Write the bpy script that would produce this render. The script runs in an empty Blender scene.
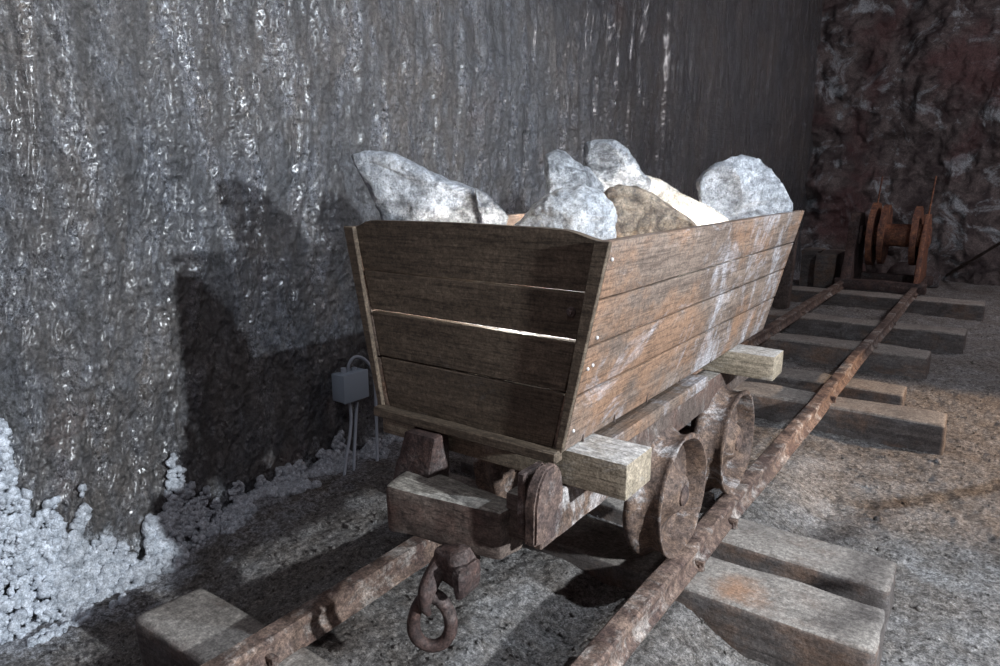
import bpy, bmesh, math, random
import numpy as np
from mathutils import Vector, Matrix
random.seed(7)
rng = np.random.default_rng(11)
COL = bpy.context.scene.collection
SC = bpy.context.scene
PI = math.pi

# ------------------------------------------------------------------ camera
CAMP = np.array([0.0, 0.0, 1.6]); FPX = 700.0
pitch = math.atan(156/700.0); yaw = math.radians(35.5)
Fv = np.array([-math.sin(yaw)*math.cos(pitch), math.cos(yaw)*math.cos(pitch), -math.sin(pitch)])
Rv = np.array([math.cos(yaw), math.sin(yaw), 0.0]); Uv = np.cross(Rv, Fv)
cd = bpy.data.cameras.new('camera'); cam = bpy.data.objects.new('camera', cd); COL.objects.link(cam)
cam.location = CAMP; cam.rotation_euler = (PI/2 - pitch, 0, yaw)
cd.sensor_width = 36; cd.lens = 25.2; cd.clip_start = .02; cd.clip_end = 200
SC.camera = cam
def ray(u, v): return Fv + Rv*(u-500)/FPX - Uv*(v-333)/FPX
def at_y(u, v, y): d = ray(u, v); return CAMP + d*y/d[1]
def at_z(u, v, z): d = ray(u, v); return CAMP + d*(z-1.6)/d[2]
def at_x(u, v, x): d = ray(u, v); return CAMP + d*x/d[0]

# ------------------------------------------------------------------ noise
_T = rng.random((64, 64, 64))
def vnoise(x, y, z):
    x, y, z = np.broadcast_arrays(np.asarray(x, float), np.asarray(y, float), np.asarray(z, float))
    xi = np.floor(x).astype(int); yi = np.floor(y).astype(int); zi = np.floor(z).astype(int)
    fx = x-xi; fy = y-yi; fz = z-zi
    fx = fx*fx*(3-2*fx); fy = fy*fy*(3-2*fy); fz = fz*fz*(3-2*fz)
    def g(a, b, c): return _T[(xi+a) & 63, (yi+b) & 63, (zi+c) & 63]
    a = g(0,0,0)*(1-fx)+g(1,0,0)*fx; b = g(0,1,0)*(1-fx)+g(1,1,0)*fx
    c = g(0,0,1)*(1-fx)+g(1,0,1)*fx; d = g(0,1,1)*(1-fx)+g(1,1,1)*fx
    return ((a*(1-fy)+b*fy)*(1-fz)+(c*(1-fy)+d*fy)*fz)*2-1
def fbm(x, y, z, o=4, gain=.5):
    s = 0; a = 1; t = 0; f = 1
    for i in range(o):
        s = s+a*vnoise(x*f+i*7.3, y*f+i*3.1, z*f+i*5.7); t += a; a *= gain; f *= 2.03
    return s/t
def ridged(x, y, z, o=3):
    s = 0; a = 1; t = 0; f = 1
    for i in range(o):
        s = s+a*(1-np.abs(vnoise(x*f+i*7.3, y*f+i*3.1, z*f+i*5.7))*2); t += a; a *= .5; f *= 2.1
    return s/t

# ------------------------------------------------------------------ object helpers
def obj(name, me, m=None, parent=None, smooth=False):
    if isinstance(me, bmesh.types.BMesh):
        bm = me; me = bpy.data.meshes.new(name); bm.to_mesh(me); bm.free()
    me.name = name
    if smooth is True: me.shade_smooth()
    elif smooth:
        me.shade_smooth(); 
        try: me.set_sharp_from_angle(angle=math.radians(smooth))
        except Exception: pass
    if m: me.materials.clear(); me.materials.append(m)
    o = bpy.data.objects.new(name, me); COL.objects.link(o)
    if parent:
        o.parent = parent
        wl = parent.location.copy(); pp = parent.parent
        while pp: wl += pp.location; pp = pp.parent
        o.matrix_parent_inverse = Matrix.Translation(-wl) if parent.type == 'EMPTY' else Matrix.Identity(4)
    return o
def tag(o, label=None, cat=None, group=None, kind=None):
    if label: o['label'] = label
    if cat: o['category'] = cat
    if group: o['group'] = group
    if kind: o['kind'] = kind
    return o
def thing(name, loc, label, cat, group=None):
    o = bpy.data.objects.new(name, None); COL.objects.link(o); o.location = loc; o.empty_display_size = .1
    return tag(o, label, cat, group)
def rebase(o, p):
    """put the origin of a one-mesh thing at p (mesh given in world coordinates)"""
    o.data.transform(Matrix.Translation(-Vector(p))); o.location = p; return o
def merge(bm, other):
    me = bpy.data.meshes.new('t'); other.to_mesh(me); other.free(); bm.from_mesh(me); bpy.data.meshes.remove(me); return bm
def hexa(P, bev=0.0, seg=2):
    """P: 8 points, bottom 4 ccw then top 4"""
    bm = bmesh.new(); v = [bm.verts.new(p) for p in P]
    for f in ((3,2,1,0),(4,5,6,7),(0,1,5,4),(1,2,6,5),(2,3,7,6),(3,0,4,7)): bm.faces.new([v[i] for i in f])
    bmesh.ops.recalc_face_normals(bm, faces=bm.faces)
    if bev: bmesh.ops.bevel(bm, geom=list(bm.edges), offset=bev, segments=seg, affect='EDGES', profile=.6)
    return bm
def box(x0, x1, y0, y1, z0, z1, bev=0.0, seg=2):
    return hexa([(x0,y0,z0),(x1,y0,z0),(x1,y1,z0),(x0,y1,z0),(x0,y0,z1),(x1,y0,z1),(x1,y1,z1),(x0,y1,z1)], bev, seg)
def rough(bm, step, amp, freq, seed=0, stretch=(1,1,1), o=3):
    """dice the mesh finely and push it about with noise: worn timber, cast iron, rock"""
    for it in range(8):
        L = [e for e in bm.edges if e.calc_length() > step*1.5]
        if not L: break
        bmesh.ops.subdivide_edges(bm, edges=L, cuts=1, use_grid_fill=True)
        if len(bm.verts) > 60000: break
    bmesh.ops.triangulate(bm, faces=[f for f in bm.faces if len(f.verts) > 4])
    bm.normal_update()
    co = np.array([v.co[:] for v in bm.verts]); no = np.array([v.normal[:] for v in bm.verts])
    d = fbm(co[:,0]*freq*stretch[0]+seed, co[:,1]*freq*stretch[1]+seed*1.7, co[:,2]*freq*stretch[2], o)*amp
    for v, n, k in zip(bm.verts, no, d): v.co += Vector(n)*float(k)
    bm.normal_update(); return bm
def tube(pts, r, seg=10, closed=False):
    pts = [Vector(p) for p in pts]; n = len(pts); bm = bmesh.new(); rings = []
    rr = r if isinstance(r, (list, tuple)) else [r]*n
    up = None
    for i, p in enumerate(pts):
        if closed: t = (pts[(i+1) % n]-pts[i-1]).normalized()
        else: t = (pts[min(i+1, n-1)]-pts[max(i-1, 0)]).normalized()
        if up is None:
            up = Vector((0,0,1)) if abs(t.z) < .9 else Vector((1,0,0))
        a = t.cross(up).normalized(); b = a.cross(t).normalized(); up = b
        rings.append([bm.verts.new(p+(a*math.cos(2*PI*k/seg)+b*math.sin(2*PI*k/seg))*rr[i]) for k in range(seg)])
    m = n if closed else n-1
    for i in range(m):
        A, B = rings[i], rings[(i+1) % n]
        for k in range(seg): bm.faces.new((A[k], A[(k+1) % seg], B[(k+1) % seg], B[k]))
    if not closed:
        bm.faces.new(rings[0][::-1]); bm.faces.new(rings[-1])
    bmesh.ops.recalc_face_normals(bm, faces=bm.faces)
    return bm
def smoothpath(P, n=8):
    P = [Vector(p) for p in P]; out = []
    Q = [P[0]*2-P[1]]+P+[P[-1]*2-P[-2]]
    for i in range(1, len(Q)-2):
        for k in range(n):
            t = k/n; a, b, c, d = Q[i-1], Q[i], Q[i+1], Q[i+2]
            out.append(.5*((2*b)+(c-a)*t+(2*a-5*b+4*c-d)*t*t+(3*b-a-3*c+d)*t**3))
    out.append(P[-1]); return out
def lathe_x(prof, cx, cy, cz, seg=64, wob=0.0, seed=0):
    """prof: closed list of (x offset, radius), revolved about an X axis through (cx,cy,cz)"""
    bm = bmesh.new(); R = []
    for k in range(seg):
        a = 2*PI*k/seg; w = 1+wob*math.sin(3*a+seed)+wob*.6*math.sin(7*a+seed*2)
        R.append([bm.verts.new((cx+x, cy+r*w*math.cos(a), cz+r*w*math.sin(a))) for x, r in prof])
    n = len(prof)
    for k in range(seg):
        A, B = R[k], R[(k+1) % seg]
        for i in range(n):
            j = (i+1) % n
            if prof[i][1] < 1e-6 and prof[j][1] < 1e-6: continue
            bm.faces.new((A[i], A[j], B[j], B[i]))
    bmesh.ops.remove_doubles(bm, verts=bm.verts, dist=1e-6)
    bmesh.ops.recalc_face_normals(bm, faces=bm.faces)
    return bm
def grid_mesh(name, X, Y, Z, flip=False):
    h, w = X.shape; co = np.stack([X, Y, Z], -1).reshape(-1, 3).astype(np.float32)
    i = np.arange((h-1)*(w-1)); r = i//(w-1); c = i % (w-1); a = r*w+c
    F = np.stack([a, a+1, a+w+1, a+w], -1)
    if flip: F = F[:, ::-1]
    me = bpy.data.meshes.new(name); me.vertices.add(len(co)); me.vertices.foreach_set('co', co.ravel())
    me.loops.add(F.size); me.loops.foreach_set('vertex_index', F.ravel().astype(np.int32))
    me.polygons.add(len(F)); me.polygons.foreach_set('loop_start', (np.arange(len(F))*4).astype(np.int32))
    me.update(calc_edges=True); me.validate(); return me
def soup(name, base_co, base_f, items):
    """items: list of (pos, scale3, rotation matrix, seed) stamped as one mesh of small lumps"""
    n = len(base_co); V = []; F = []
    for k, (p, s, R, sd) in enumerate(items):
        c = base_co*(1+.38*vnoise(base_co[:,0]*1.6+sd, base_co[:,1]*1.6+sd*1.3, base_co[:,2]*1.6)[:,None])
        V.append((c*s)@R.T+p); F.append(base_f+k*n)
    V = np.concatenate(V).astype(np.float32); F = np.concatenate(F).astype(np.int32)
    me = bpy.data.meshes.new(name); me.vertices.add(len(V)); me.vertices.foreach_set('co', V.ravel())
    me.loops.add(F.size); me.loops.foreach_set('vertex_index', F.ravel())
    me.polygons.add(len(F)); me.polygons.foreach_set('loop_start', (np.arange(len(F))*3).astype(np.int32))
    me.update(calc_edges=True); return me
def ico(sub):
    bm = bmesh.new(); bmesh.ops.create_icosphere(bm, subdivisions=sub, radius=1)
    co = np.array([v.co[:] for v in bm.verts]); f = np.array([[v.index for v in q.verts] for q in bm.faces]); bm.free(); return co, f
def rotm():
    q = rng.normal(size=4); q /= np.linalg.norm(q); w, x, y, z = q
    return np.array([[1-2*(y*y+z*z),2*(x*y-z*w),2*(x*z+y*w)],[2*(x*y+z*w),1-2*(x*x+z*z),2*(y*z-x*w)],[2*(x*z-y*w),2*(y*z+x*w),1-2*(x*x+y*y)]])

# ------------------------------------------------------------------ materials
class NT:
    def __init__(s, name):
        s.m = bpy.data.materials.new(name); s.m.use_nodes = True; s.t = s.m.node_tree; s.t.nodes.clear()
        s.out = s.n('ShaderNodeOutputMaterial'); s.b = s.n('ShaderNodeBsdfPrincipled'); s.l(s.b.outputs[0], s.out.inputs[0])
    def n(s, k, **kw):
        x = s.t.nodes.new(k)
        for a, b in kw.items(): setattr(x, a, b)
        return x
    def l(s, a, b): s.t.links.new(a, b)
    def coord(s, scale=(1,1,1), rot=(0,0,0)):
        if not hasattr(s, 'tc'): s.tc = s.n('ShaderNodeNewGeometry')
        mp = s.n('ShaderNodeMapping'); mp.inputs['Scale'].default_value = scale; mp.inputs['Rotation'].default_value = rot
        s.l(s.tc.outputs['Position'], mp.inputs[0]); return mp.outputs[0]
    def noise(s, scale, vec=None, detail=5, rough=.6, dist=0):
        x = s.n('ShaderNodeTexNoise'); x.inputs['Scale'].default_value = scale; x.inputs['Detail'].default_value = detail
        x.inputs['Roughness'].default_value = rough; x.inputs['Distortion'].default_value = dist
        s.l(vec or s.coord(), x.inputs['Vector']); return x.outputs['Fac']
    def ramp(s, fac, stops):
        x = s.n('ShaderNodeValToRGB'); e = x.color_ramp.elements
        while len(e) < len(stops): e.new(.5)
        for q, (p, c) in zip(e, stops):
            q.position = p; q.color = (c, c, c, 1) if isinstance(c, (int, float)) else (*c, 1)
        s.l(fac, x.inputs[0]); return x.outputs[0]
    def mix(s, fac, a, b, mode='MIX'):
        x = s.n('ShaderNodeMix', data_type='RGBA', blend_type=mode)
        for i, val in ((0, fac), (6, a), (7, b)):
            sock = x.inputs[i]
            if isinstance(val, (int, float)): sock.default_value = val if i == 0 else (val, val, val, 1)
            elif isinstance(val, tuple): sock.default_value = (*val, 1)
            else: s.l(val, sock)
        return x.outputs[2]
    def math(s, op, a, b=0.0):
        x = s.n('ShaderNodeMath', operation=op)
        for sock, val in zip(x.inputs, (a, b)):
            if isinstance(val, (int, float)): sock.default_value = val
            else: s.l(val, sock)
        return x.outputs[0]
    def bump(s, h, strength=.5, dist=.01, prev=None):
        x = s.n('ShaderNodeBump'); x.inputs['Strength'].default_value = strength; x.inputs['Distance'].default_value = dist
        s.l(h, x.inputs['Height'])
        if prev: s.l(prev, x.inputs['Normal'])
        s.l(x.outputs[0], s.b.inputs['Normal']); return x.outputs[0]
    def grain(s, c, k1=1.5, k2=1.5):
        for sc, k in ((48, k1), (150, k2)):
            m = s.math('ADD', s.math('MULTIPLY', s.noise(sc, None, 4, .75), 2*k), 1-k)
            c = s.mix(1.0, c, s.math('MAXIMUM', m, .12), 'MULTIPLY')
        return c
    def set(s, **k):
        g = k.pop('grain', None)
        if g and 'color' in k: k['color'] = s.grain(k['color'], *g)
        for a, v in k.items():
            sock = s.b.inputs[{'color':'Base Color','rough':'Roughness','metal':'Metallic','spec':'Specular IOR Level'}[a]]
            if isinstance(v, (int, float)): sock.default_value = v
            elif isinstance(v, tuple): sock.default_value = (*v, 1)
            else: s.l(v, sock)
        return s.m

def mat_wood(name, dark, light, axis, salt=.35, saltcol=(.42,.42,.45), scale=1.0, rust=None, rough=.75, thresh=(.56,.68), dust=None, wash=None, lines=.6):
    t = NT(name)
    st = {'x': (1.6,26,26), 'y': (26,1.6,26), 'z': (26,26,1.6)}[axis]
    g = t.noise(1.0*scale, t.coord(st), 6, .7, .6); big = t.noise(2.2, None, 4, .6)
    c = t.mix(t.ramp(g, [(.32,0.0),(.68,1.0)]), dark, light)
    c = t.mix(t.ramp(big, [(.35,0.0),(.7,1.0)]), c, t.mix(.55, c, dark))
    if rust:
        c = t.mix(t.ramp(t.noise(3.1, t.coord((1,1,1.3)), 5, .65), [(.48,0.0),(.62,1.0)]), c, t.mix(.75, c, rust))
    if salt:
        s1 = t.ramp(t.noise(4.0, t.coord({'x':(.7,2,1.5),'y':(2,.8,1.2),'z':(1,1,1)}[axis]), 7, .72, .8), [(thresh[0],0.0),(thresh[1],1.0)])
        c = t.mix(t.math('MULTIPLY', s1, salt), c, saltcol)
    if wash:
        sp = t.n('ShaderNodeSeparateXYZ'); t.l(t.tc.outputs['Position'], sp.inputs[0])
        zone = t.ramp(t.math('DIVIDE', sp.outputs['Y'], 4.0), [(wash[0]/4,0.0),(wash[1]/4,1.0),(wash[2]/4,1.0),(wash[3]/4,0.0)])
        ws = t.ramp(t.math('MULTIPLY', t.noise(3.4, t.coord((1,1.1,.6)), 10, .8, .3), t.math('ADD', t.math('MULTIPLY', zone, .27), .76)), [(.5,0.0),(.6,1.0)])
        c = t.mix(t.math('MULTIPLY', ws, .6), c, saltcol)
    if dust:  # dust on upward faces; also paints lit tops against shaded sides
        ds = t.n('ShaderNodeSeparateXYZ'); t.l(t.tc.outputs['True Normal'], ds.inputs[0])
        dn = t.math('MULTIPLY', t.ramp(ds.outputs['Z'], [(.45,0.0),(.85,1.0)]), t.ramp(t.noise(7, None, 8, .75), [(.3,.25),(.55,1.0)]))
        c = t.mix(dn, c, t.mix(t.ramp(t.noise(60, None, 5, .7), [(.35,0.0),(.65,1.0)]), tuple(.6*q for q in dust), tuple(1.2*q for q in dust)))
    if name.startswith('dusty'):
        dv = t.n('ShaderNodeVectorMath', operation='DISTANCE'); t.l(t.tc.outputs['Position'], dv.inputs[0]); dv.inputs[1].default_value = (-.60, 2.29, .19)
        st_ = t.math('ADD', dv.outputs['Value'], t.math('MULTIPLY', t.noise(14, None, 6, .7), .16))
        c = t.mix(t.ramp(st_, [(.11,.75),(.2,0.0)]), c, (.25,.13,.07))
    c = t.mix(t.ramp(t.noise(1.0, t.coord({'x':(9,160,160),'y':(160,9,160),'z':(160,160,9)}[axis]), 4, .7), [(.36,lines),(.52,0.0)]), c, tuple(.35*q for q in dark))
    fine = t.noise(90, t.coord({'x':(.15,1,1),'y':(1,.15,1),'z':(1,1,.15)}[axis]), 3, .6)
    n1 = t.bump(g, .2+.5*lines, .006); n1 = t.bump(fine, .35, .003, n1); t.bump(t.noise(42, None, 6, .75), .6-.4*lines, .008, n1)
    return t.set(color=c, rough=rough, spec=.3, grain=(.9,1.1))
def mat_rust(name, base=(.075,.045,.038), bright=(.23,.115,.065), salt=(.42,.4,.39), amt=.5, rough=.75):
    t = NT(name)
    a = t.noise(9, None, 6, .7); b = t.noise(26, None, 5, .7); s = t.noise(5.2, t.coord((1,1,1.2)), 7, .75, .5)
    c = t.mix(t.ramp(a, [(.4,0.0),(.66,1.0)]), base, bright)
    c = t.mix(t.ramp(b, [(.35,.6),(.65,0.0)]), c, (.03,.02,.02))
    c = t.mix(t.math('MULTIPLY', t.ramp(s, [(.52,0.0),(.66,1.0)]), amt), c, salt)
    n = t.bump(b, .6, .008); t.bump(t.noise(120, None, 3), .4, .003, n)
    return t.set(color=c, rough=rough, spec=.35, grain=(1.5,1.6))

# wall of dark wet salt, carved in vertical grooves
t = NT('wet_grooved_salt_rock')
v1 = t.noise(1.0, t.coord((1.2,14,1.1)), 6, .65, .5); v2 = t.noise(1.1, None, 5, .6); v3 = t.noise(9, t.coord((1,1,.45)), 6, .7)
c = t.mix(t.ramp(v1, [(.3,0.0),(.72,1.0)]), (.02,.021,.024), (.1,.102,.11))
c = t.mix(t.ramp(v2, [(.4,0.0),(.68,1.0)]), c, (.11,.095,.085))
c = t.mix(t.ramp(v3, [(.45,0.0),(.72,.8)]), c, (.17,.185,.215))
band = t.noise(1.0, t.coord((1,7.5,1.1)), 8, .75, .6)
c = t.mix(t.ramp(band, [(.40,.6),(.56,0.0)]), c, (.018,.018,.02))
c = t.mix(t.ramp(t.noise(1.6, t.coord((1,1,.8)), 4, .6), [(.62,0.0),(.75,.45)]), c, (.12,.065,.045))
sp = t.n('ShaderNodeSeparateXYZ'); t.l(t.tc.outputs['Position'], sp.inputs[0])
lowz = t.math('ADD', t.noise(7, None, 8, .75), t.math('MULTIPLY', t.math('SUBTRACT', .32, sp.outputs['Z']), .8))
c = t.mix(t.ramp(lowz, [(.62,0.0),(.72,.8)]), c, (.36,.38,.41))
n = t.bump(t.noise(30, t.coord((1,1,.6)), 6, .72, .3), .9, .03)
n = t.bump(t.noise(90, t.coord((1,1,.8)), 4, .65), .8, .01, n)
t.b.inputs['Coat Weight'].default_value = .35; t.b.inputs['Coat Roughness'].default_value = .22
gl = t.ramp(t.math('ADD', t.math('MULTIPLY', band, .6), t.math('MULTIPLY', v3, .4)), [(.40,.55),(.56,.2)])
t.l(t.ramp(band, [(.45,0.0),(.58,.6)]), t.b.inputs['Coat Weight'])
t.b.inputs['IOR'].default_value = 1.52
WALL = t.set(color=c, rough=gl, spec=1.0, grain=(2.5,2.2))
t = NT('dark_rough_rock')
c = t.mix(t.ramp(t.noise(3.2, None, 6, .68, .6), [(.4,0.0),(.62,1.0)]), (.045,.032,.033), (.14,.115,.11))
c = t.mix(t.ramp(t.noise(1.7, None, 7, .72, .8), [(.53,0.0),(.62,1.0)]), c, (.3,.32,.34))
c = t.mix(t.ramp(t.noise(1.1, None, 3, .5), [(.5,0.0),(.62,.7)]), c, (.085,.035,.035))
t.bump(t.noise(14, None, 7, .7), 1.0, .05)
ROCKWALL = t.set(color=c, rough=.55, spec=.5, grain=(1.5,1.0))
t = NT('gravelly_mine_ground')
a = t.noise(1.3, None, 4, .6); b = t.noise(34, None, 6, .75); k = t.noise(5, None, 6, .7)
c = t.mix(t.ramp(b, [(.36,0.0),(.66,1.0)]), (.09,.08,.073), (.3,.278,.258))
c = t.mix(t.ramp(k, [(.42,0.0),(.68,.8)]), c, (.3,.3,.305))
c = t.mix(t.ramp(a, [(.45,0.0),(.66,.5)]), c, (.15,.12,.1))
c = t.mix(t.ramp(t.noise(160, None, 2, .5), [(.69,0.0),(.74,.8)]), c, (.6,.6,.62))
sp = t.n('ShaderNodeSeparateXYZ'); t.l(t.tc.outputs['Position'], sp.inputs[0])
bl = t.math('ADD', t.noise(6, None, 8, .75), t.math('MULTIPLY', t.math('SUBTRACT', -2.45, sp.outputs['X']), .7))
c = t.mix(t.ramp(bl, [(.5,0.0),(.66,.8)]), c, (.36,.37,.4))
pit = t.noise(15, None, 8, .8); c = t.mix(t.ramp(pit, [(.34,.75),(.48,0.0)]), c, (.035,.03,.03))
n = t.bump(pit, .9, .03); n = t.bump(b, .8, .015, n); t.bump(t.noise(130, None, 4, .7), .8, .007, n)
GROUND = t.set(color=c, rough=.85, spec=.25, grain=(1.9,2.0))
t = NT('white_salt_crust')
c = t.mix(t.ramp(t.noise(30, None, 4, .6), [(.3,0.0),(.7,1.0)]), (.3,.33,.37), (.6,.63,.68))
c = t.mix(t.ramp(t.noise(5, None, 5, .65), [(.52,0.0),(.7,.7)]), c, (.26,.27,.29))
t.bump(t.noise(75, None, 6, .75), 1.0, .006)
CRUST = t.set(color=c, rough=.6, spec=.4, grain=(1.2,1.2))
def mat_salt(name, a, b, vein, transl=.45, scale=1.0, tint=(.95,.93,.9), vt=(.5,.7), dark=(.06,.065,.075)):
    t = NT(name)
    f = t.noise(11*scale, None, 9, .78, .7); g = t.noise(45*scale, None, 6, .75); h = t.noise(6*scale, t.coord((1,1,2.2), (.4,.6,.3)), 8, .7, 1.0)
    c = t.mix(t.ramp(f, [(.40,0.0),(.60,1.0)]), a, b)
    c = t.mix(t.ramp(h, [(vt[0],0.0),(vt[1],.85)]), c, vein)
    c = t.mix(t.ramp(g, [(.36,.65),(.5,0.0)]), c, dark)
    n = t.bump(f, .7, .03); n = t.bump(g, .8, .012, n)
    c = t.grain(c, 1.1, 1.1); t.set(color=c, rough=.3, spec=.6)
    tr = t.n('ShaderNodeBsdfTranslucent'); t.l(t.mix(1.0, c, tint, 'MULTIPLY'), tr.inputs[0]); t.l(n, tr.inputs['Normal'])
    mx = t.n('ShaderNodeMixShader'); mx.inputs[0].default_value = transl
    t.l(t.b.outputs[0], mx.inputs[1]); t.l(tr.outputs[0], mx.inputs[2]); t.l(mx.outputs[0], t.out.inputs[0])
    return t.m
SALT_GREY = mat_salt('grey_veined_salt', (.25,.27,.3), (.6,.63,.68), (.14,.145,.16), .25, 1.0, (1,1,1), (.5,.66))
SALT_ICE = mat_salt('icy_grainy_salt', (.2,.215,.24), (.66,.69,.73), (.1,.105,.115), .3, 1.5, (1,1,1), (.47,.62))
SALT_WHITE = mat_salt('white_salt', (.48,.52,.58), (.8,.83,.87), (.45,.36,.26), .35, 1.0, (1,.95,.87), (.56,.74))
SALT_CREAM = mat_salt('cream_salt', (.7,.68,.64), (.86,.84,.8), (.6,.48,.34), .55, .7, (1,.97,.9), (.6,.8), (.5,.42,.34))
SALT_BROWN = mat_salt('smoky_brown_salt', (.12,.095,.08), (.55,.46,.36), (.28,.18,.1), .3, 1.3, (1,.85,.65), (.5,.68))
SALT_FILL = mat_salt('rubble_salt', (.6,.6,.62), (.8,.8,.82), (.6,.55,.45), .4, 1.0)

SIDEWOOD = mat_wood('side_board_wood', (.085,.06,.047), (.235,.18,.145), 'y', .5, (.43,.43,.46), rust=(.22,.125,.075), wash=(1.9,2.5,3.3,3.42))
FRONTWOOD = mat_wood('front_board_wood', (.06,.044,.031), (.155,.118,.085), 'x', .3, (.25,.26,.28), thresh=(.62,.74))
INWOOD = mat_wood('inner_board_wood', (.2,.15,.11), (.4,.33,.26), 'y', .2)
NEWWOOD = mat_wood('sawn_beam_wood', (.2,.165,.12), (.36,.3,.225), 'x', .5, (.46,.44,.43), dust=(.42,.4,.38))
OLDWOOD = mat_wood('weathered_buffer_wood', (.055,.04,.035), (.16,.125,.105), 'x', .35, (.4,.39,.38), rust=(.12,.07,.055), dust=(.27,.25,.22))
SLEEPER = mat_wood('dusty_shaded_side_sleeper_wood', (.05,.042,.04), (.15,.13,.12), 'x', .3, (.3,.29,.29), rust=(.16,.1,.07), thresh=(.5,.7), dust=(.27,.245,.22), lines=.22)  # pale top and dark sides put the shaded front faces into the colour
DARKWOOD = mat_wood('dark_old_timber', (.05,.035,.03), (.14,.105,.09), 'y', .25)
RUST = mat_rust('rusty_cast_iron', (.06,.042,.038), (.15,.1,.078), (.38,.36,.35), .4)
RAILRUST = mat_rust('rusty_rail_steel', (.085,.053,.043), (.21,.145,.11), (.42,.39,.36), .6)
DARKRUST = mat_rust('dark_maroon_rust', (.045,.03,.028), (.1,.058,.047), (.3,.28,.27), .2)
WHEELRUST = mat_rust('salted_wheel_rust', (.1,.072,.06), (.2,.13,.09), (.42,.41,.41), .75)
WINCHRUST = mat_rust('orange_winch_rust', (.12,.05,.035), (.33,.14,.07), (.2,.18,.16), .1)
t = NT('grey_plastic_box'); t.bump(t.noise(60, None, 3), .1, .002); GREYBOX = t.set(color=(.34,.41,.49), rough=.5)
t = NT('grey_cable_sheath'); CABLE = t.set(color=t.mix(t.noise(20), (.32,.36,.42), (.45,.5,.57)), rough=.5)
t = NT('nail_metal'); NAIL = t.set(color=t.mix(t.noise(50), (.45,.43,.42), (.7,.7,.72)), rough=.5, metal=.3)
t = NT('lamp_glow'); t.b.inputs['Emission Color'].default_value = (1,.93,.82,1); t.b.inputs['Emission Strength'].default_value = 30; LAMP = t.set(color=(.9,.9,.9))

# ------------------------------------------------------------------ ground
def mound(x, y):
    x = np.asarray(x, float); y = np.asarray(y, float)
    sm = lambda a, b, v: (lambda q: q*q*(3-2*q))(np.clip((v-a)/(b-a), 0, 1))
    inner = .12+.045*fbm(x*2.1, y*2.1, 3.3, 3)
    right = 1-sm(-.80, -.5, x)
    left_near = sm(-2.2, -1.75, x)                        # low pit by the near sleeper end
    left_far = .95
    lf = left_near+(left_far-left_near)*sm(1.25, 1.9, y)
    far = 1-.85*sm(3.2, 4.4, y)
    h = inner*right*lf*far
    # gravel banked up against the near sleeper by the rail
    h = h-.05*np.exp(-((x+.6)**2/.03+(y-2.53)**2/.01))
    h = h-.05*np.exp(-((x+1.05)**2/.02))*sm(.2,.8,y)*(1-sm(2.0,2.3,y))
    return h
def gnoise(x, y):
    return .016*fbm(x*4, y*4, .7, 4)+.012*fbm(x*17, y*17, 5.1, 4, .6)+.006*ridged(x*40, y*40, 2.2, 2)
def ground_z(x, y): return float((mound(x, y)+gnoise(np.array(x), np.array(y))))
ys = .35*np.power(15.6/.35, np.linspace(0, 1, 620)); xs = np.linspace(-3.05, 4.6, 640)
X, Y = np.meshgrid(xs, ys); Z = mound(X, Y)+gnoise(X, Y)
tag(obj('floor', grid_mesh('floor', X, Y, Z), GROUND, smooth=True), kind='structure')

# ------------------------------------------------------------------ left wall
def wslant(z):
    q = np.clip(1.9-z, 0, None); return .33*q*q/(q+.45)
def wall_x(y, z):
    yy = y+wslant(z)
    g = ridged(yy*5.2, z*.22, 1.7, 2)*.026+ridged(yy*15, z*.55, 9.2, 2)*.011
    g = g+fbm(yy*19, z*11, 4.2, 4, .7)*.020+ridged(yy*31, z*19, 6.1, 2)*.007+fbm(y*.7, z*.5, 8.8, 3)*.1+fbm(y*3.2, z*2.2, 1.1, 3)*.03
    near = 1/(1+np.maximum(0, y-4)*.12)
    return -2.80+g*near+.05*np.clip(.5-z, 0, .5)
ys = .3*np.power(13.4/.3, np.linspace(0, 1, 900)); zs = np.concatenate([np.linspace(-.15, 2.4, 420), np.linspace(2.42, 6.6, 150)])
Y, Z = np.meshgrid(ys, zs); X = wall_x(Y, Z)
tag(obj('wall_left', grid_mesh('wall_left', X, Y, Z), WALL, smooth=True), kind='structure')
# far wall of broken rock
xs = np.linspace(-3.1, 5.2, 330); zs = np.linspace(-.2, 6.6, 270); X, Z = np.meshgrid(xs, zs)
Y = 12.95-.45*np.abs(fbm(X*.9, Z*.8, 6.6, 5, .6))-.35*fbm(X*.5, Z*.6, 2.1, 3)-.18*ridged(X*1.8, Z*1.5, 7.7, 4)+.25*Z*.25
Y = Y-.25*np.exp(-((X+2.8)**2)/.3)
tag(obj('wall_back', grid_mesh('wall_back', X, Y, Z), ROCKWALL, smooth=True), kind='structure')

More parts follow.
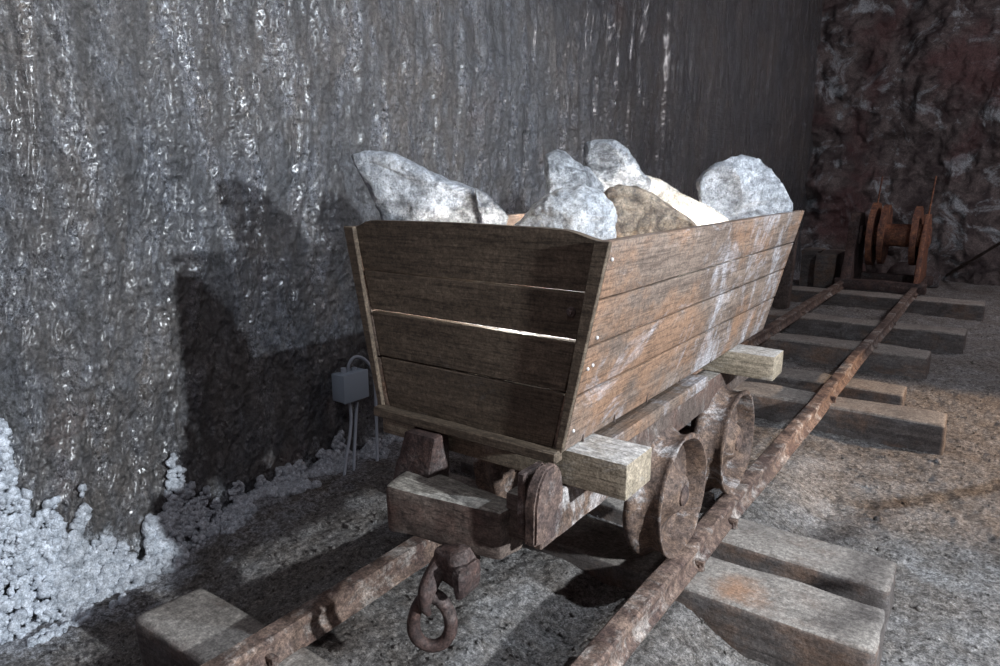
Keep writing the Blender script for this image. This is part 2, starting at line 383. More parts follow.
# white salt crust growing at the wall's foot
cy = np.array([0,.7,.89,.91,1.015,1.14,1.3,1.46,1.6,1.8,2.09,2.35,2.56,3.2,4,6])
cz = np.array([1.35,1.3,1.2,.92,.60,.50,.42,.50,.34,.24,.27,.30,.22,.2,.15,.05])
bc, bf = ico(2)
items = []
N = 26000
yy = .45*np.power(5.2/.45, rng.random(N)**1.15); q = rng.random(N)
for y, s in zip(yy, q):
    top = float(np.interp(y, cy, cz))
    FL = .20+.08*float(vnoise(y*3.1, .5, 4.4)); L = FL+top*1.25; d = s*L
    if d < FL:
        x = -2.56-d; z = ground_z(x, y)+.002
        clump = float(fbm(x*9, y*9, 2.0, 2))
        if clump < .35-1.1*(d/FL): continue
        x = -2.56-d
        r = .006+.010*rng.random()
    else:
        z = d-FL; yl = y; ys_ = y+float(wslant(z))
        finger = float(ridged(ys_*7.5, z*.8, 5.5, 2))*.8+.5*float(vnoise(ys_*21, z*9, 3.3))
        lim = -.62+1.75*(z/top)
        if finger < lim: continue
        x = float(wall_x(np.array(yl), np.array(z)))+.010+.11*max(0, 1-z/.22)**2+.02*max(0, finger); r = (.0065+.013*rng.random()**1.6)*(1.0 if z < top*.7 else .8)
    r *= .75+.6*(float(vnoise(y*6, z*6, 1.1))+1)/2
    items.append((np.array([x, y, z]), np.array([r, r, r])*(.7+.7*rng.random(3)), rotm(), rng.random()*50))
o = obj('salt_crust', soup('salt_crust', bc, bf, items), CRUST, smooth=True)
tag(o, 'white cauliflower-like salt crust creeping up the foot of the grooved wall', 'salt crust', kind='stuff')

# loose gravel and salt crumbs
bc1, bf1 = ico(1); items = []
for k in range(9000):
    y = .8*(10/.8)**rng.random(); x = rng.uniform(-2.5, 1.6+.3*y)
    if -.9 < x < -.7 or -1.72 < x < -1.58: continue
    r = .003+.007*rng.random()**3
    if rng.random() < .03: r *= 2.2
    items.append((np.array([x, y, ground_z(x, y)+r*.3]), np.array([r*1.2, r, r*.7])*(.8+.5*rng.random(3)), rotm(), rng.random()*50))
o = obj('gravel', soup('gravel', bc1, bf1, items), GROUND)
tag(o, 'loose gravel and salt crumbs strewn over the mine ground', 'gravel', kind='stuff')

# ------------------------------------------------------------------ sleepers
def sleeper(y0, y1, xl, xr, top, label, rot=0.0, seed=0, thick=.24, sag=.0, fine=True):
    bm = box(xl, xr, y0, y1, top-thick, top, .022, 3)
    rough(bm, .03 if fine else .06, .02, 2.6, seed, (1,1.6,1.6), 4)
    cx, cyy = (xl+xr)/2, (y0+y1)/2
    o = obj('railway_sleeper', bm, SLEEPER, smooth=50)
    rebase(o, (cx, cyy, top-thick)); o.rotation_euler.z = rot
    return tag(o, label, 'sleeper', 'timber sleepers under the track')
sleeper(.965, 1.20, -2.155, -.16, .19, 'grey timber sleeper whose squared end sticks out at bottom left beside the near rail', 0, 1)
sleeper(2.185, 2.475, -2.10, -.155, .185, 'thick pale sleeper in front at lower right with an orange rust patch', .0, 2)
sleeper(2.60, 2.85, -2.12, -.16, .185, 'pale sleeper just behind the rust-patched one, right beside the front wheel', -.02, 3)
sleeper(4.62, 4.92, -2.1, -.13, .185, 'wide sleeper beyond the rear wheel with a dark shaded face right of the rail', .02, 4)
sleeper(5.45, 5.75, -2.1, -.42, .11, 'half buried rotten sleeper with whitish streaks behind the dark-faced wide one', .0, 5, fine=False)
sleeper(6.40, 6.72, -2.15, -.36, .185, 'short sleeper with grey end, in the middle of the track beyond the cart', .0, 6, fine=False)
sleeper(7.58, 7.9, -2.35, -.16, .185, 'sleeper with a very dark face two thirds of the way to the winch', .0, 7, fine=False)
sleeper(9.50, 9.85, -2.5, -.06, .185, 'greenish grey sleeper lying nearest in front of the winch', .0, 8, fine=False)

# ------------------------------------------------------------------ rails
def rail(cx, y0, y1, label, seed):
    prof = [(-.045,.185),(.048,.185),(.048,.194),(.034,.203),(.026,.225),(.028,.245),(.034,.25),(.034,.264),(.026,.271),(-.028,.271),(-.036,.264),(-.034,.25),(-.02,.24),(-.02,.205),(-.045,.195)]
    n = 300; bm = bmesh.new(); R = []
    for k in range(n+1):
        y = y0+(y1-y0)*k/n; wx = .004*math.sin(y*1.7+seed)+.002*math.sin(y*6.1); wz = .003*math.sin(y*2.3+seed)
        R.append([bm.verts.new((cx+px+wx+random.uniform(-.0005,.0005), y, pz+wz+random.uniform(-.0005,.0005))) for px, pz in prof])
    m = len(prof)
    for k in range(n):
        for i in range(m): bm.faces.new((R[k][i], R[k][(i+1) % m], R[k+1][(i+1) % m], R[k+1][i]))
    bm.faces.new(R[0]); bm.faces.new(R[-1][::-1]); bmesh.ops.recalc_face_normals(bm, faces=bm.faces)
    o = obj('rail', bm, RAILRUST, smooth=40); rebase(o, (cx, y0, .185)); return tag(o, label, 'rail')
r1 = rail(-.80, .5, 10.05, 'rusty right-hand rail running under the wheels to the winch', 1)
r2 = rail(-1.64, .35, 10.75, 'rusty left-hand rail passing behind the iron ring and under the cart', 2)
for r, cx, spots in ((r1, -.80, (2.33, 2.72, 4.75, 6.5, 7.7, 9.6)), (r2, -1.64, (1.08, 6.5, 7.7, 9.6))):
    for y in spots:
        bm = bmesh.new()
        bmesh.ops.create_cone(bm, cap_ends=True, segments=8, radius1=.016, radius2=.012, depth=.03, matrix=Matrix.Translation((cx+.048, y, .2)))
        merge(bm, box(cx+.028, cx+.062, y-.012, y+.012, .205, .222, .004))
        s = obj('rail_spike', bm, RAILRUST); s.data.transform(Matrix.Translation(-r.location)); s.parent = r

# ------------------------------------------------------------------ mine cart
CB = Vector((-1.2, 2.45, .27))
cart = thing('mine_cart', CB, 'old wooden mine cart with rusty wheels, heaped with salt boulders on the track', 'mine cart')
def part(name, bm, m, parent=None, smooth=35): 
    o = obj(name, bm, m, None, smooth)
    o.data.transform(Matrix.Translation(-CB)); o.parent = parent or cart; return o
ZT, ZB = 1.452, .895
def hw(z): return .334+(z-ZB)/(ZT-ZB)*.12           # outer half width at height z
def yb(z): return 3.36+(z-ZB)/(ZT-ZB)*.075         # back face
YF = 1.49; TH = .036; XM = -1.2
zcuts = [ZB, 1.052, 1.185, 1.308, ZT]
# long side boards
for sgn in (1, -1):
    for k in range(4):
        z0, z1 = zcuts[k], zcuts[k+1]
        g0 = .0 if k == 0 else .003; g1 = .0 if k == 3 else .003
        a, b = z0+g0, z1-g1
        P = []
        for z in (a, b):
            xo = XM+sgn*hw(z); xi = XM+sgn*(hw(z)-TH)
            P += [(xi, YF+.014, z), (xo, YF+.014, z), (xo, yb(z), z), (xi, yb(z), z)]
        bm = hexa(P, .004, 2); rough(bm, .045, .003, 7, k*3+sgn, (1,.5,1.5), 3)
        side = part('side_board', bm, SIDEWOOD)
        if k == 0 and sgn == 1:                       # saw kerfs along the lower edge
            pass
    P = []
    for z in (ZB, ZT):
        xo = XM+sgn*hw(z); xi = XM+sgn*(hw(z)-TH*(.55 if z == ZB else 1.15)); P += [(xi, YF-.002, z), (xo, YF-.002, z), (xo, YF+.0135, z), (xi, YF+.0135, z)]
    bm = hexa(P, .002, 1); rough(bm, .04, .002, 7, 2+sgn); part('corner_batten', bm, FRONTWOOD)
# kerf splits: thin dark notch strips set into the lowest right board edge
for y, h in ((1.60,.02),(1.79,.024),(2.02,.03),(2.3,.024),(2.62,.02)):
    x = XM+hw(ZB+.015)
    part('kerf', box(x-.006, x+.0022, y-.002, y+.002, ZB-.001, ZB+h, 0), DARKWOOD, side)
# front and back planks between the sides
def end_boards(y0, y1, cuts, gaps, m, arch, name):
    n = len(cuts)-1
    for k in range(n):
        a, b = cuts[k]+gaps[k], cuts[k+1]-gaps[k+1]
        def W(z): return hw(z)-TH-.001
        if k == n-1 and arch:
            xs = [-1,-.95,-.9,-.84,-.6,0,.6,.78,.84,.9,.95,1]
            tz = [.0,.008,.018,.023,.025,.027,.025,.022,.017,.01,.004,.0]
            bm = bmesh.new(); R = []
            for q, dz in zip(xs, tz):
                wa, wb = W(a)*q, W(b)*q
                R.append([bm.verts.new(p) for p in ((XM+wa, y0, a), (XM+wb, y0, b+dz-.002), (XM+wb, y1, b+dz-.002), (XM+wa, y1, a))])
            for i in range(len(R)-1):
                for j in range(4): bm.faces.new((R[i][j], R[i][(j+1) % 4], R[i+1][(j+1) % 4], R[i+1][j]))
            bm.faces.new(R[0]); bm.faces.new(R[-1][::-1]); bmesh.ops.recalc_face_normals(bm, faces=bm.faces)
        else:
            bm = hexa([(XM-W(a), y0, a), (XM+W(a), y0, a), (XM+W(a), y1, a), (XM-W(a), y1, a), (XM-W(b), y0, b), (XM+W(b), y0, b), (XM+W(b), y1, b), (XM-W(b), y1, b)], .003, 1)
        rough(bm, .04, .0025, 6, k*5, (.5,1,1.5), 3)
        part(name, bm, m)
end_boards(YF+.015, YF+.045, [ZB+.0, 1.056, 1.198, 1.322, ZT], [0,.0022,.0045,.0022,0], FRONTWOOD, True, 'front_board')
end_boards(3.32, 3.35, [ZB+.0, 1.056, 1.198, 1.322, ZT-.01], [0,.001,.001,.001,0], FRONTWOOD, False, 'back_board')
part('floor_board', box(XM-.31, XM+.31, YF+.046, 3.318, ZB, ZB+.03, .003, 1), INWOOD)
# bottom ledge across the front
bm = box(-1.530, -.868, 1.462, 1.50, .872, .902, .004, 1); rough(bm, .03, .003, 8, 4); part('ledge_board', bm, FRONTWOOD)
# nails and bolt
k = random.Random(3)
for z in (1.12, 1.24, 1.38, .97):
    for y in (1.52, 1.54) if z == 1.12 else (1.52,):
        bm = bmesh.new(); yy_ = y+k.uniform(0,.03); z_ = z+k.uniform(-.04,.04)
        bmesh.ops.create_uvsphere(bm, u_segments=8, v_segments=6, radius=.005, matrix=Matrix.Translation((XM+hw(z_)+.001, yy_, z_)))
        part('nail_head', bm, NAIL)
bm = bmesh.new(); bp = at_y(571, 312, YF+.012)
bmesh.ops.create_cone(bm, cap_ends=True, segments=20, radius1=.013, radius2=.012, depth=.006, matrix=Matrix.Translation(bp)@Matrix.Rotation(PI/2, 4, 'X'))
merge(bm, (lambda b: (bmesh.ops.create_cone(b, cap_ends=True, segments=6, radius1=.007, radius2=.006, depth=.008, matrix=Matrix.Translation(Vector(bp)-Vector((0,.006,0)))@Matrix.Rotation(PI/2, 4, 'X')), b)[1])(bmesh.new()))
part('bolt', bm, RUST)
# two fresh cross beams
for y0, y1, xr, lab in ((1.525, 1.685, -.695, 'pale sawn cross beam under the front of the hopper'), (2.86, 3.01, -.685, None)):
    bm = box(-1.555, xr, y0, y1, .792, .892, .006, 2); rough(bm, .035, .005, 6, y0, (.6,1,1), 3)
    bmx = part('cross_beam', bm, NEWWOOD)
# sills (longitudinal timbers)
for sgn in (1, -1):
    x = XM+sgn*.262
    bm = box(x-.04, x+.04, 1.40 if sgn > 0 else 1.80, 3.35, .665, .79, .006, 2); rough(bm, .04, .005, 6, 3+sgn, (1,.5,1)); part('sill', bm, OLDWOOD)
    # short fillet plank lying on the sill beside the hopper floor
    bm = box(x-.045+sgn*.02, x+.045+sgn*.018, 1.69, 2.65, .788, .832, .004, 1); rough(bm, .05, .003, 6, 5); part('filler_plank', bm, SIDEWOOD)
# front ear plates and edges
for sgn, x in ((1, -.868),):
    prof = [(1.345,.695),(1.345,.80),(1.36,.85),(1.395,.885),(1.44,.888),(1.475,.86),(1.49,.80),(1.485,.72),(1.44,.68)]
    bm = bmesh.new(); A = [bm.verts.new((x-.016, y, z)) for y, z in prof]; B = [bm.verts.new((x+.016, y, z)) for y, z in prof]
    bm.faces.new(A); bm.faces.new(B[::-1])
    for i in range(len(prof)): bm.faces.new((A[i], A[(i+1) % len(prof)], B[(i+1) % len(prof)], B[i]))
    bmesh.ops.recalc_face_normals(bm, faces=bm.faces); bmesh.ops.bevel(bm, geom=list(bm.edges), offset=.006, segments=2, affect='EDGES')
    rough(bm, .02, .008, 12, 3*sgn+4); ep = part('end_plate', bm, RUST)
    bm = box(x-.055, x-.035, 1.37, 1.47, .70, .87, .003, 1); rough(bm, .02, .004, 12, 7); part('channel_flange', bm, RUST)
bm = box(-.892, -.868, 1.40, 1.80, .655, .785, .004, 1); rough(bm, .03, .005, 9, 2); part('side_strap', bm, WHEELRUST)
bm = hexa([(-1.415,1.42,.70),(-1.285,1.42,.68),(-1.265,1.50,.68),(-1.415,1.49,.70),(-1.375,1.43,.868),(-1.25,1.43,.868),(-1.25,1.50,.868),(-1.375,1.50,.868)], .01, 2)
rough(bm, .02, .016, 12, 8); part('end_plate', bm, DARKRUST)
# front buffer block
zt = .745; T = [at_z(u, v, zt) for u, v in ((386,486),(500,514),(524,502),(414,463))]
P = [(p[0], p[1], .605) for p in T]+[(p[0], p[1], zt) for p in T]
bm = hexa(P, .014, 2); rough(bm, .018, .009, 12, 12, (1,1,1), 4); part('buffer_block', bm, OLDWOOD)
bm = box(-1.40, -.90, 1.43, 1.50, .655, .70, .006, 1); rough(bm, .03, .006, 9, 2); part('head_stock', bm, DARKRUST)
# draw gear: bracket, hook and hanging ring
bm = box(-1.165, -1.05, 1.29, 1.40, .515, .625, .03, 3); rough(bm, .016, .02, 13, 5); hk = part('coupling_bracket', bm, DARKRUST)
C0 = Vector(at_y(432, 621, 1.275)); ax = Vector((Rv[0], Rv[1], 0)); tp = C0+Vector((0,0,.078))
pth = smoothpath([tp+Vector((.005,.07,.09)), tp+Vector((.0,.02,.06)), tp+Vector((0,-.022,.02)), tp+Vector((0,-.026,-.02)), tp+Vector((0,-.012,-.05))], 6)
bm = tube(pth, [.034-.025*i/len(pth) for i in range(len(pth))], 12); rough(bm, .012, .006, 16, 2); part('coupling_hook', bm, DARKRUST, None, True)
bm = box(-1.065, -1.03, 1.27, 1.36, .51, .60, .018, 3); rough(bm, .014, .012, 14, 9); part('hook_cheek', bm, DARKRUST)
pts = []
for i in range(48):
    a = 2*PI*i/48; pts.append(C0+ax*(.051*math.cos(a))*(1-.16*math.sin(a))+Vector((0,0,.078*math.sin(a))))
bm = tube(pts, .0185, 14, True); rough(bm, .012, .004, 16, 3); part('coupling_ring', bm, DARKRUST, None, True)
# wheels
def wheel(cy, sgn, seed, R=.223):
    # profile from the outer face (at x=0) inwards; sgn +1: outer face towards +x
    pr = [(0,R),(-.006,R+.002),(-.016,R-.003),(-.035,R-.012),(-.06,R-.012),(-.08,R-.002),(-.094,R+.012),(-.104,R+.018),(-.118,R+.018),(-.128,R+.010),(-.128,R-.02),(-.11,R-.03),(-.09,R-.05),(-.085,.09),(-.10,.07),(-.10,.03),(-.03,.03),(-.006,.03),(-.006,.052),(-.014,.066),(-.045,.088),(-.068,.125),(-.078,R-.055),(-.07,R-.028),(-.012,R-.018),(0,R-.013)]
    xo = XM+sgn*.393
    bm = lathe_x([(sgn*a, r) for a, r in pr], xo, cy, .264+R, 72, .006, seed); rough(bm, .016, .008, 13, seed, (1,1,1), 4)
    w = part('wheel', bm, WHEELRUST, None, 50)
    hub = lathe_x([(0,0),(sgn*0,.03),(sgn*-.004,.036),(sgn*-.05,.036),(sgn*-.05,0)], xo+sgn*.004, cy, .264+R, 24, .03, seed)
    rough(hub, .02, .004, 14, seed); part('hub_cap', hub, RUST, w)
for cy_ in (2.27, 2.90):
    wheel(cy_, 1, cy_); wheel(cy_, -1, cy_+4)
    bm = lathe_x([(0,0),(0,.028),(.64,.028),(.64,0)], XM-.32, cy_, .487, 20); part('axle', bm, RUST)
    for sgn in (1, -1):
        x = XM+sgn*.235; bm = box(x-.035, x+.02, cy_-.075, cy_+.075, .45, .67, .012, 2); rough(bm, .03, .008, 9, cy_); part('axle_box', bm, DARKRUST)

# ------------------------------------------------------------------ lamp and rubble inside the hopper
lamp = thing('tube_lamp', (XM, 2.45, 1.12), 'glowing white tube lamp lying under the salt boulders inside the hopper', 'lamp')
def lpart(name, bm, m): 
    o = obj(name, bm, m, None, True); o.data.transform(Matrix.Translation(-lamp.location)); o.parent = lamp; return o
lpart('tube', lathe_pts := tube([(XM+.12, 1.75, 1.16), (XM+.12, 3.15, 1.16)], .013, 12), LAMP)
for y in (1.71, 3.14): lpart('socket', tube([(XM+.12, y, 1.16), (XM+.12, y+.05, 1.16)], .018, 12), GREYBOX)
bc3, bf3 = ico(2); items = []
for k in range(420):
    z = .94+.17*rng.random(); w = hw(z)-TH-.06; x = XM+rng.uniform(-w, w); y = rng.uniform(1.62, 3.24); r = .03+.03*rng.random()
    if z > 1.03 and (abs(x-XM-.12) < .07): z -= .06
    items.append((np.array([x, y, z]), np.array([r, r, r*.7])*(.8+.4*rng.random(3)), rotm(), rng.random()*50))
o = obj('salt_rubble', soup('salt_rubble', bc3, bf3, items), SALT_FILL)
tag(o, 'white salt rubble filling the bottom of the wooden hopper under the boulders', 'salt rubble', kind='stuff')

# ------------------------------------------------------------------ salt boulders
def boulder(outline, Y, depth, m, label, seed, dz=0.0, sub=5, facet=.10, tilt=0.0):
    D = np.array([Fv[0], Fv[1], 0.0]); D /= np.linalg.norm(D)
    mu = sum(p[0] for p in outline)/len(outline); mv = sum(p[1] for p in outline)/len(outline)
    c = at_y(mu, mv, Y); dist = (c-CAMP)@D
    pts = [CAMP+ray(u, v)*dist/(ray(u, v)@D) for u, v in outline]; c = sum(pts)/len(pts)
    pl = sorted([(math.atan2((p-c)@np.array([0,0,1.0]), (p-c)@Rv), math.hypot((p-c)@Rv, p[2]-c[2])) for p in pts])
    th = np.array([a for a, _ in pl]); rr = np.array([r for _, r in pl])
    th = np.concatenate([th-2*PI, th, th+2*PI]); rr = np.concatenate([rr]*3)
    co, f = ico(sub)
    a, b, d = co[:,0], co[:,1], co[:,2]; s = np.hypot(a, b); ang = np.arctan2(b, a)
    # interpolate the outline as straight segments
    px, pz = rr*np.cos(th), rr*np.sin(th)
    R = np.empty(len(co))
    idx = np.clip(np.searchsorted(th, ang)-1, 0, len(th)-2)
    x0, z0, x1, z1 = px[idx], pz[idx], px[idx+1], pz[idx+1]; ca, sa = np.cos(ang), np.sin(ang)
    den = ca*(z1-z0)-sa*(x1-x0); den = np.where(np.abs(den) < 1e-6, 1e-6, den)
    R = np.clip((x0*(z1-z0)-z0*(x1-x0))/den, 0, rr.max()*1.05)
    se = np.power(s, .8)
    dd = depth*np.sign(d)*np.power(np.abs(d), .85)
    # broken planes: cut with a few random planes on the near side
    V = np.stack([se*R*ca, dd, se*R*sa], -1)
    lr = np.random.default_rng(seed)
    for q in range(9):
        nrm = lr.normal(size=3); nrm[1] = -abs(nrm[1])-.5; nrm /= np.linalg.norm(nrm); h = depth*lr.uniform(.55, .9)
        e = V@nrm-h; ok = (e > 0)
        V[ok] -= (e[ok, None]*nrm*.85)*np.clip((1-s[ok, None]**3), 0, 1)
    size = rr.max()
    n = fbm(co[:,0]*2.2+seed, co[:,1]*2.2, co[:,2]*2.2+seed*.7, 5, .6); n2 = ridged(co[:,0]*4+seed, co[:,1]*4, co[:,2]*4, 3)
    n3 = fbm(co[:,0]*9+seed, co[:,1]*9, co[:,2]*9, 3, .6)
    V = V*(1+.12*facet/.1*n[:,None]+.035*n2[:,None]+.02*n3[:,None])
    W = c+V[:,0:1]*Rv+V[:,1:2]*D+V[:,2:3]*np.array([0,0,1.0])
    me = bpy.data.meshes.new('b'); me.from_pydata(W.tolist(), [], f.tolist()); me.update()
    o = obj('salt_boulder', me, m, smooth=32); base = (float(c[0]), float(c[1]), float(W[:,2].min())); rebase(o, base)
    return tag(o, label, 'salt boulder', 'salt boulders heaped in the cart')
boulder([(352,155),(372,150),(392,152),(410,160),(432,173),(455,183),(475,190),(492,203),(500,222),(490,262),(430,275),(392,258),(380,212)], 1.84, .12, SALT_GREY, 'long grey wedge-shaped salt boulder tilted up at the left end of the heap', 1)
boulder([(475,188),(487,194),(498,205),(509,217),(500,245),(484,235),(478,210)], 1.90, .05, SALT_GREY, 'small grey salt chunk tucked against the right tip of the long wedge-shaped boulder', 2)
boulder([(545,156),(556,151),(565,151),(575,160),(588,167),(598,178),(606,190),(608,215),(590,250),(555,250),(541,215),(547,185)], 2.12, .11, SALT_ICE, 'frosty grainy salt boulder standing upright behind the big white one', 3)
boulder([(512,226),(530,210),(545,196),(562,187),(580,185),(598,190),(612,203),(618,216),(613,240),(600,268),(540,272),(505,250)], 1.80, .13, SALT_WHITE, 'big bluish white salt boulder at the front right corner of the hopper', 4)
boulder([(586,143),(598,138),(613,140),(626,149),(634,160),(640,170),(650,180),(648,205),(625,225),(600,225),(590,190),(584,160)], 2.62, .12, SALT_ICE, 'rounded icy grey salt boulder rising highest at the back of the heap', 5)
boulder([(618,184),(632,176),(650,176),(668,184),(685,196),(705,205),(727,220),(725,238),(690,255),(650,235),(625,205)], 2.78, .08, SALT_CREAM, 'long cream-white salt slab glowing beside the far right boulder', 6)
boulder([(606,192),(618,184),(638,187),(655,196),(672,208),(690,220),(702,232),(690,262),(640,280),(610,262),(606,220)], 2.12, .10, SALT_BROWN, 'smoky brown salt boulder leaning on the right side board', 7)
boulder([(698,182),(706,170),(722,161),(742,156),(757,161),(772,172),(785,188),(791,203),(784,222),(757,238),(725,232),(706,212),(700,196)], 3.14, .10, SALT_GREY, 'white and grey salt boulder sitting apart at the far right end', 8)

# ------------------------------------------------------------------ junction box and cables on the wall
jb = thing('junction_box', (-2.70, 2.47, .36), 'small grey electrical junction box on the wall left of the cart, with cables', 'junction box')
def jp(name, bm, m, s=35): o = obj(name, bm, m, None, s); o.data.transform(Matrix.Translation(-jb.location)); o.parent = jb; return o
jp('box_body', box(-2.80, -2.715, 2.385, 2.555, .435, .585, .006, 2), GREYBOX)
jp('lid', box(-2.714, -2.700, 2.382, 2.558, .432, .588, .005, 2), GREYBOX)
for y, h in ((2.435,.612),(2.51,.598)): jp('cable_gland', tube([(-2.757,y,.58),(-2.757,y,h)], .015, 12), CABLE)
def cable(pts, r=.0085): return tube(smoothpath(pts, 10), r, 10)
a1 = [tuple(at_x(u, v, x)) for u, v, x in ((348,374,-2.757),(349,364,-2.75),(355,357,-2.74),(364,359,-2.73),(372,369,-2.72),(375,385,-2.71),(376,410,-2.69),(377,440,-2.65),(377,462,-2.58),(371,488,-2.44))]
jp('looping_cable', cable(a1), CABLE, True)
a2 = [tuple(at_x(u, v, x)) for u, v, x in ((349,402,-2.74),(351,415,-2.72),(350,435,-2.69),(346,460,-2.62),(343,491,-2.50))]
jp('hanging_cable', cable(a2), CABLE, True)
a3 = [tuple(at_x(u, v, x)) for u, v, x in ((357,402,-2.74),(356,418,-2.72),(355,440,-2.68),(354,465,-2.6),(355,491,-2.46))]
jp('hanging_cable', cable(a3), CABLE, True)

# ------------------------------------------------------------------ winch at the end of the track
WX = -1.1; WB = Vector((WX, 10.5, .185))
win = thing('winch', WB, 'rusty winch with a drum between big flanges at the far end of the rails', 'winch')
def wp(name, bm, m=WINCHRUST, s=35): o = obj(name, bm, m, None, s); o.data.transform(Matrix.Translation(-WB)); o.parent = win; return o
wz = .86
bm = lathe_x([(0,0),(0,.15),(.56,.15),(.56,0)], -1.40, 10.5, wz, 32, .01); wp('drum', rough(bm, .06, .01, 5, 1))
for x, r, w in ((-1.42,.41,.05),(-1.29,.39,.04),(-.93,.38,.05)):
    bm = lathe_x([(0,.03),(0,r-.03),(-.01,r),(w+.01,r),(w,r-.03),(w,.03)], x, 10.5, wz, 48, .006, x); wp('flange', rough(bm, .05, .012, 5, r))
wp('shaft', lathe_x([(0,0),(0,.03),(.92,.03),(.92,0)], -1.68, 10.5, wz, 16))
def frame(x, t=.06):
    bm = hexa([(x-t/2,9.95,.28),(x+t/2,9.95,.28),(x+t/2,11.0,.28),(x-t/2,11.0,.28),(x-t/2,10.33,wz+.28),(x+t/2,10.33,wz+.28),(x+t/2,10.67,wz+.28),(x-t/2,10.67,wz+.28)], .02)
    merge(bm, box(x-t/2-.03, x+t/2+.03, 10.38, 10.62, wz-.14, wz+.12, .03)); return bm
wp('side_frame', rough(frame(-.80), .06, .015, 5, 2)); wp('side_frame', rough(frame(-1.60, .12), .06, .015, 5, 3), DARKRUST)
bm = box(-1.72, -.68, 9.95, 10.08, .185, .31, .012); merge(bm, box(-1.72, -.68, 10.86, 10.98, .185, .30, .012)); merge(bm, box(-1.66, -1.54, 10.06, 10.88, .185, .27, .012)); merge(bm, box(-.84, -.74, 10.06, 10.88, .185, .27, .012))
wp('base_frame', rough(bm, .06, .01, 5, 5), DARKRUST)
for x in (-1.40, -.80): wp('upright_rod', tube([(x,10.5,wz+.2),(x+.03,10.5,wz+.75)], .010, 8))

# timbers and post behind the cart
def simple(name, bm, m, base, label, cat, group=None, s=35):
    o = obj(name, bm, m, smooth=s); rebase(o, base); return tag(o, label, cat, group)
simple('timber_block', rough(box(-2.36,-2.12,10.9,11.4,.0,.56,.02,2), .08, .02, 3, 1), SLEEPER, (-2.24,11.3,0), 'grey squared timber left of the winch, the one nearer the grooved wall', 'timber', 'timbers stacked left of the winch')
simple('timber_block', rough(box(-2.08,-1.82,10.5,11.3,.0,.56,.02,2), .08, .02, 3, 4), SLEEPER, (-1.95,10.9,0), 'grey squared timber left of the winch, the one nearer the winch', 'timber', 'timbers stacked left of the winch')
simple('wooden_post', rough(hexa([(-2.1,8.45,.1),(-1.93,8.45,.1),(-1.93,8.58,.1),(-2.1,8.58,.1),(-2.03,8.45,1.0),(-1.90,8.45,1.0),(-1.90,8.58,1.0),(-2.03,8.58,1.0)], .02, 2), .06, .02, 4, 3), DARKWOOD, (-2.0,8.5,.1), 'short dark wooden post standing just behind the far end of the cart', 'post')
for k, (x, y, s) in enumerate(((-1.98,11.98,.3),(-1.0,12.0,.3),(-1.46,11.6,.13))):
    co, f = ico(4); V = co*(1+.25*fbm(co[:,0]*1.3+k, co[:,1]*1.3, co[:,2]*1.3, 4)[:,None])*np.array([s*1.25, s, s*.75])+np.array([x, y, s*.5])
    me = bpy.data.meshes.new('r'); me.from_pydata(V.tolist(), [], f.tolist()); me.update(); o = obj('fallen_rock', me, ROCKWALL, smooth=40); rebase(o, (x, y, 0))
    tag(o, ['dark fallen rock at the foot of the corner behind the winch', 'dark fallen rock right behind the winch flanges', 'low dark fallen rock behind the squared timbers'][k], 'rock', 'fallen rocks behind the winch')
# leaning pole by the far wall
pa, pb = at_z(944, 277, .05), at_y(1012, 236, 11.2)
simple('leaning_pole', rough(tube([tuple(pa), tuple(pb)], .022, 10), .12, .015, 4, 3), DARKWOOD, tuple(pa), 'thin dark pole leaning against the rocks right of the winch', 'pole')

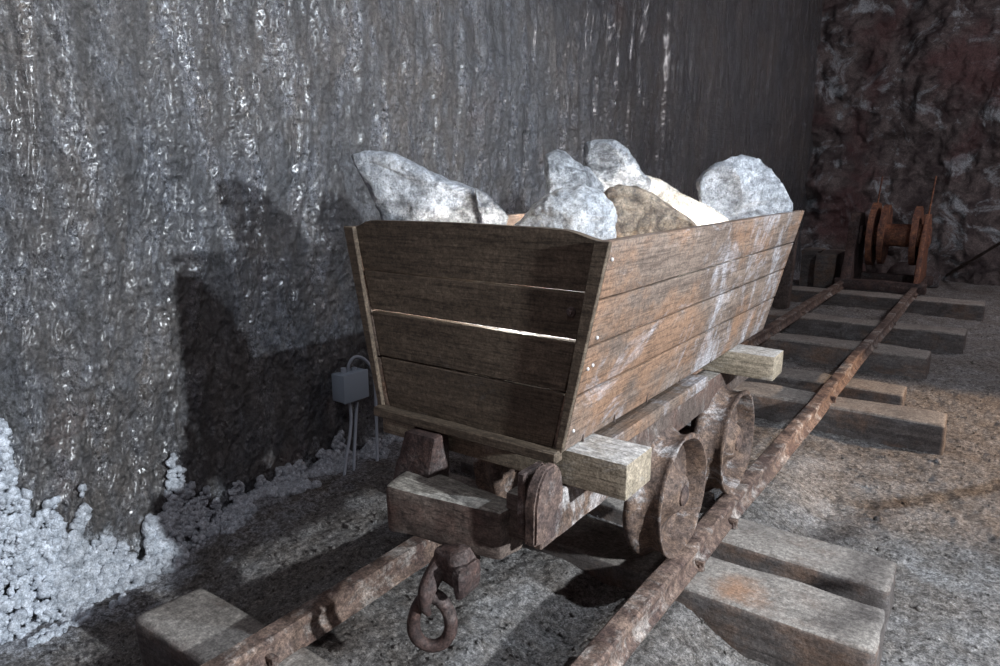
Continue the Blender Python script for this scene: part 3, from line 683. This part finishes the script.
LK = np.array([1.2, 2.2, 3.15])
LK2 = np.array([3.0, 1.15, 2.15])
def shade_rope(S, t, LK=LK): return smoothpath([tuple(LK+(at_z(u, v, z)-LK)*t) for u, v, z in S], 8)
o = obj('shadow_caster_rope', tube(shade_rope([(1060,455,0),(1000,484,0),(940,497,0),(880,505,0),(830,500,0)], .64), .026, 10), DARKWOOD, smooth=True); rebase(o, tuple(LK+(at_z(1000,484,0)-LK)*.64))  # unseen rope, added along the lamp rays to throw a curved shadow
tag(o, 'unseen dark slack rope added right of the track to cast a soft shadow on the gravel', 'rope')
o = obj('hanging_cable', tube(shade_rope([(905,500,.0),(880,545,.15),(858,585,.19),(825,610,.1),(780,628,.1)], .66, LK2), .022, 10), DARKWOOD, smooth=True); rebase(o, tuple(LK2+(at_z(880,545,.15)-LK2)*.66))  # added out of view, shaped only for the shadow it throws
tag(o, 'unseen dark cable added right of the two front sleepers to cast a shadow', 'cable')

# ------------------------------------------------------------------ light
def light(kind, loc, energy, color, size=.2, target=None, **kw):
    l = bpy.data.lights.new('lamp', kind); l.energy = energy; l.color = color
    if kind == 'AREA': l.size = size
    elif kind != 'SUN': l.shadow_soft_size = size
    for a, b in kw.items(): setattr(l, a, b)
    o = bpy.data.objects.new('light_'+kind.lower(), l); COL.objects.link(o); o.location = loc
    if target: o.rotation_euler = (Vector(target)-Vector(loc)).to_track_quat('-Z', 'Y').to_euler()
    return o
light('SPOT', (3.0, 1.15, 2.15), 820, (.88,.945,1.0), .06, (-1.6, 1.7, .8), specular_factor=1.7, spot_size=math.radians(76), spot_blend=.5)
light('POINT', (2.6, 3.3, 3.0), 22, (.95,.93,.92), .10, specular_factor=.2)
light('POINT', (1.2, 2.2, 3.15), 215, (.78,.88,1.0), .03, specular_factor=1.5)
light('AREA', (-.4, .2, 4.2), 15, (.85,.92,1.0), 1.8, (-1.5, 2.2, .5))
light('SPOT', (5.0, 6.2, 2.0), 1500, (1.0,.72,.5), .10, (.75, 5.1, .0), spot_size=math.radians(30), spot_blend=.4)
light('POINT', (1.6, 9.5, 3.2), 130, (.9,.86,.9), .3, specular_factor=.1)
light('POINT', (XM+.05, 1.72, 1.28), 10, (1,.95,.87), .03)
light('POINT', (XM+.12, 2.66, 1.32), 18, (1,.95,.87), .04)
w = bpy.data.worlds.new('cave_air'); SC.world = w; w.use_nodes = True
w.node_tree.nodes['Background'].inputs[0].default_value = (.5,.36,.39,1); w.node_tree.nodes['Background'].inputs[1].default_value = .12
vs = SC.view_settings; vs.view_transform = 'Standard'; vs.look = 'None'; vs.gamma = 1; vs.use_curve_mapping = False; vs.exposure = 0.8
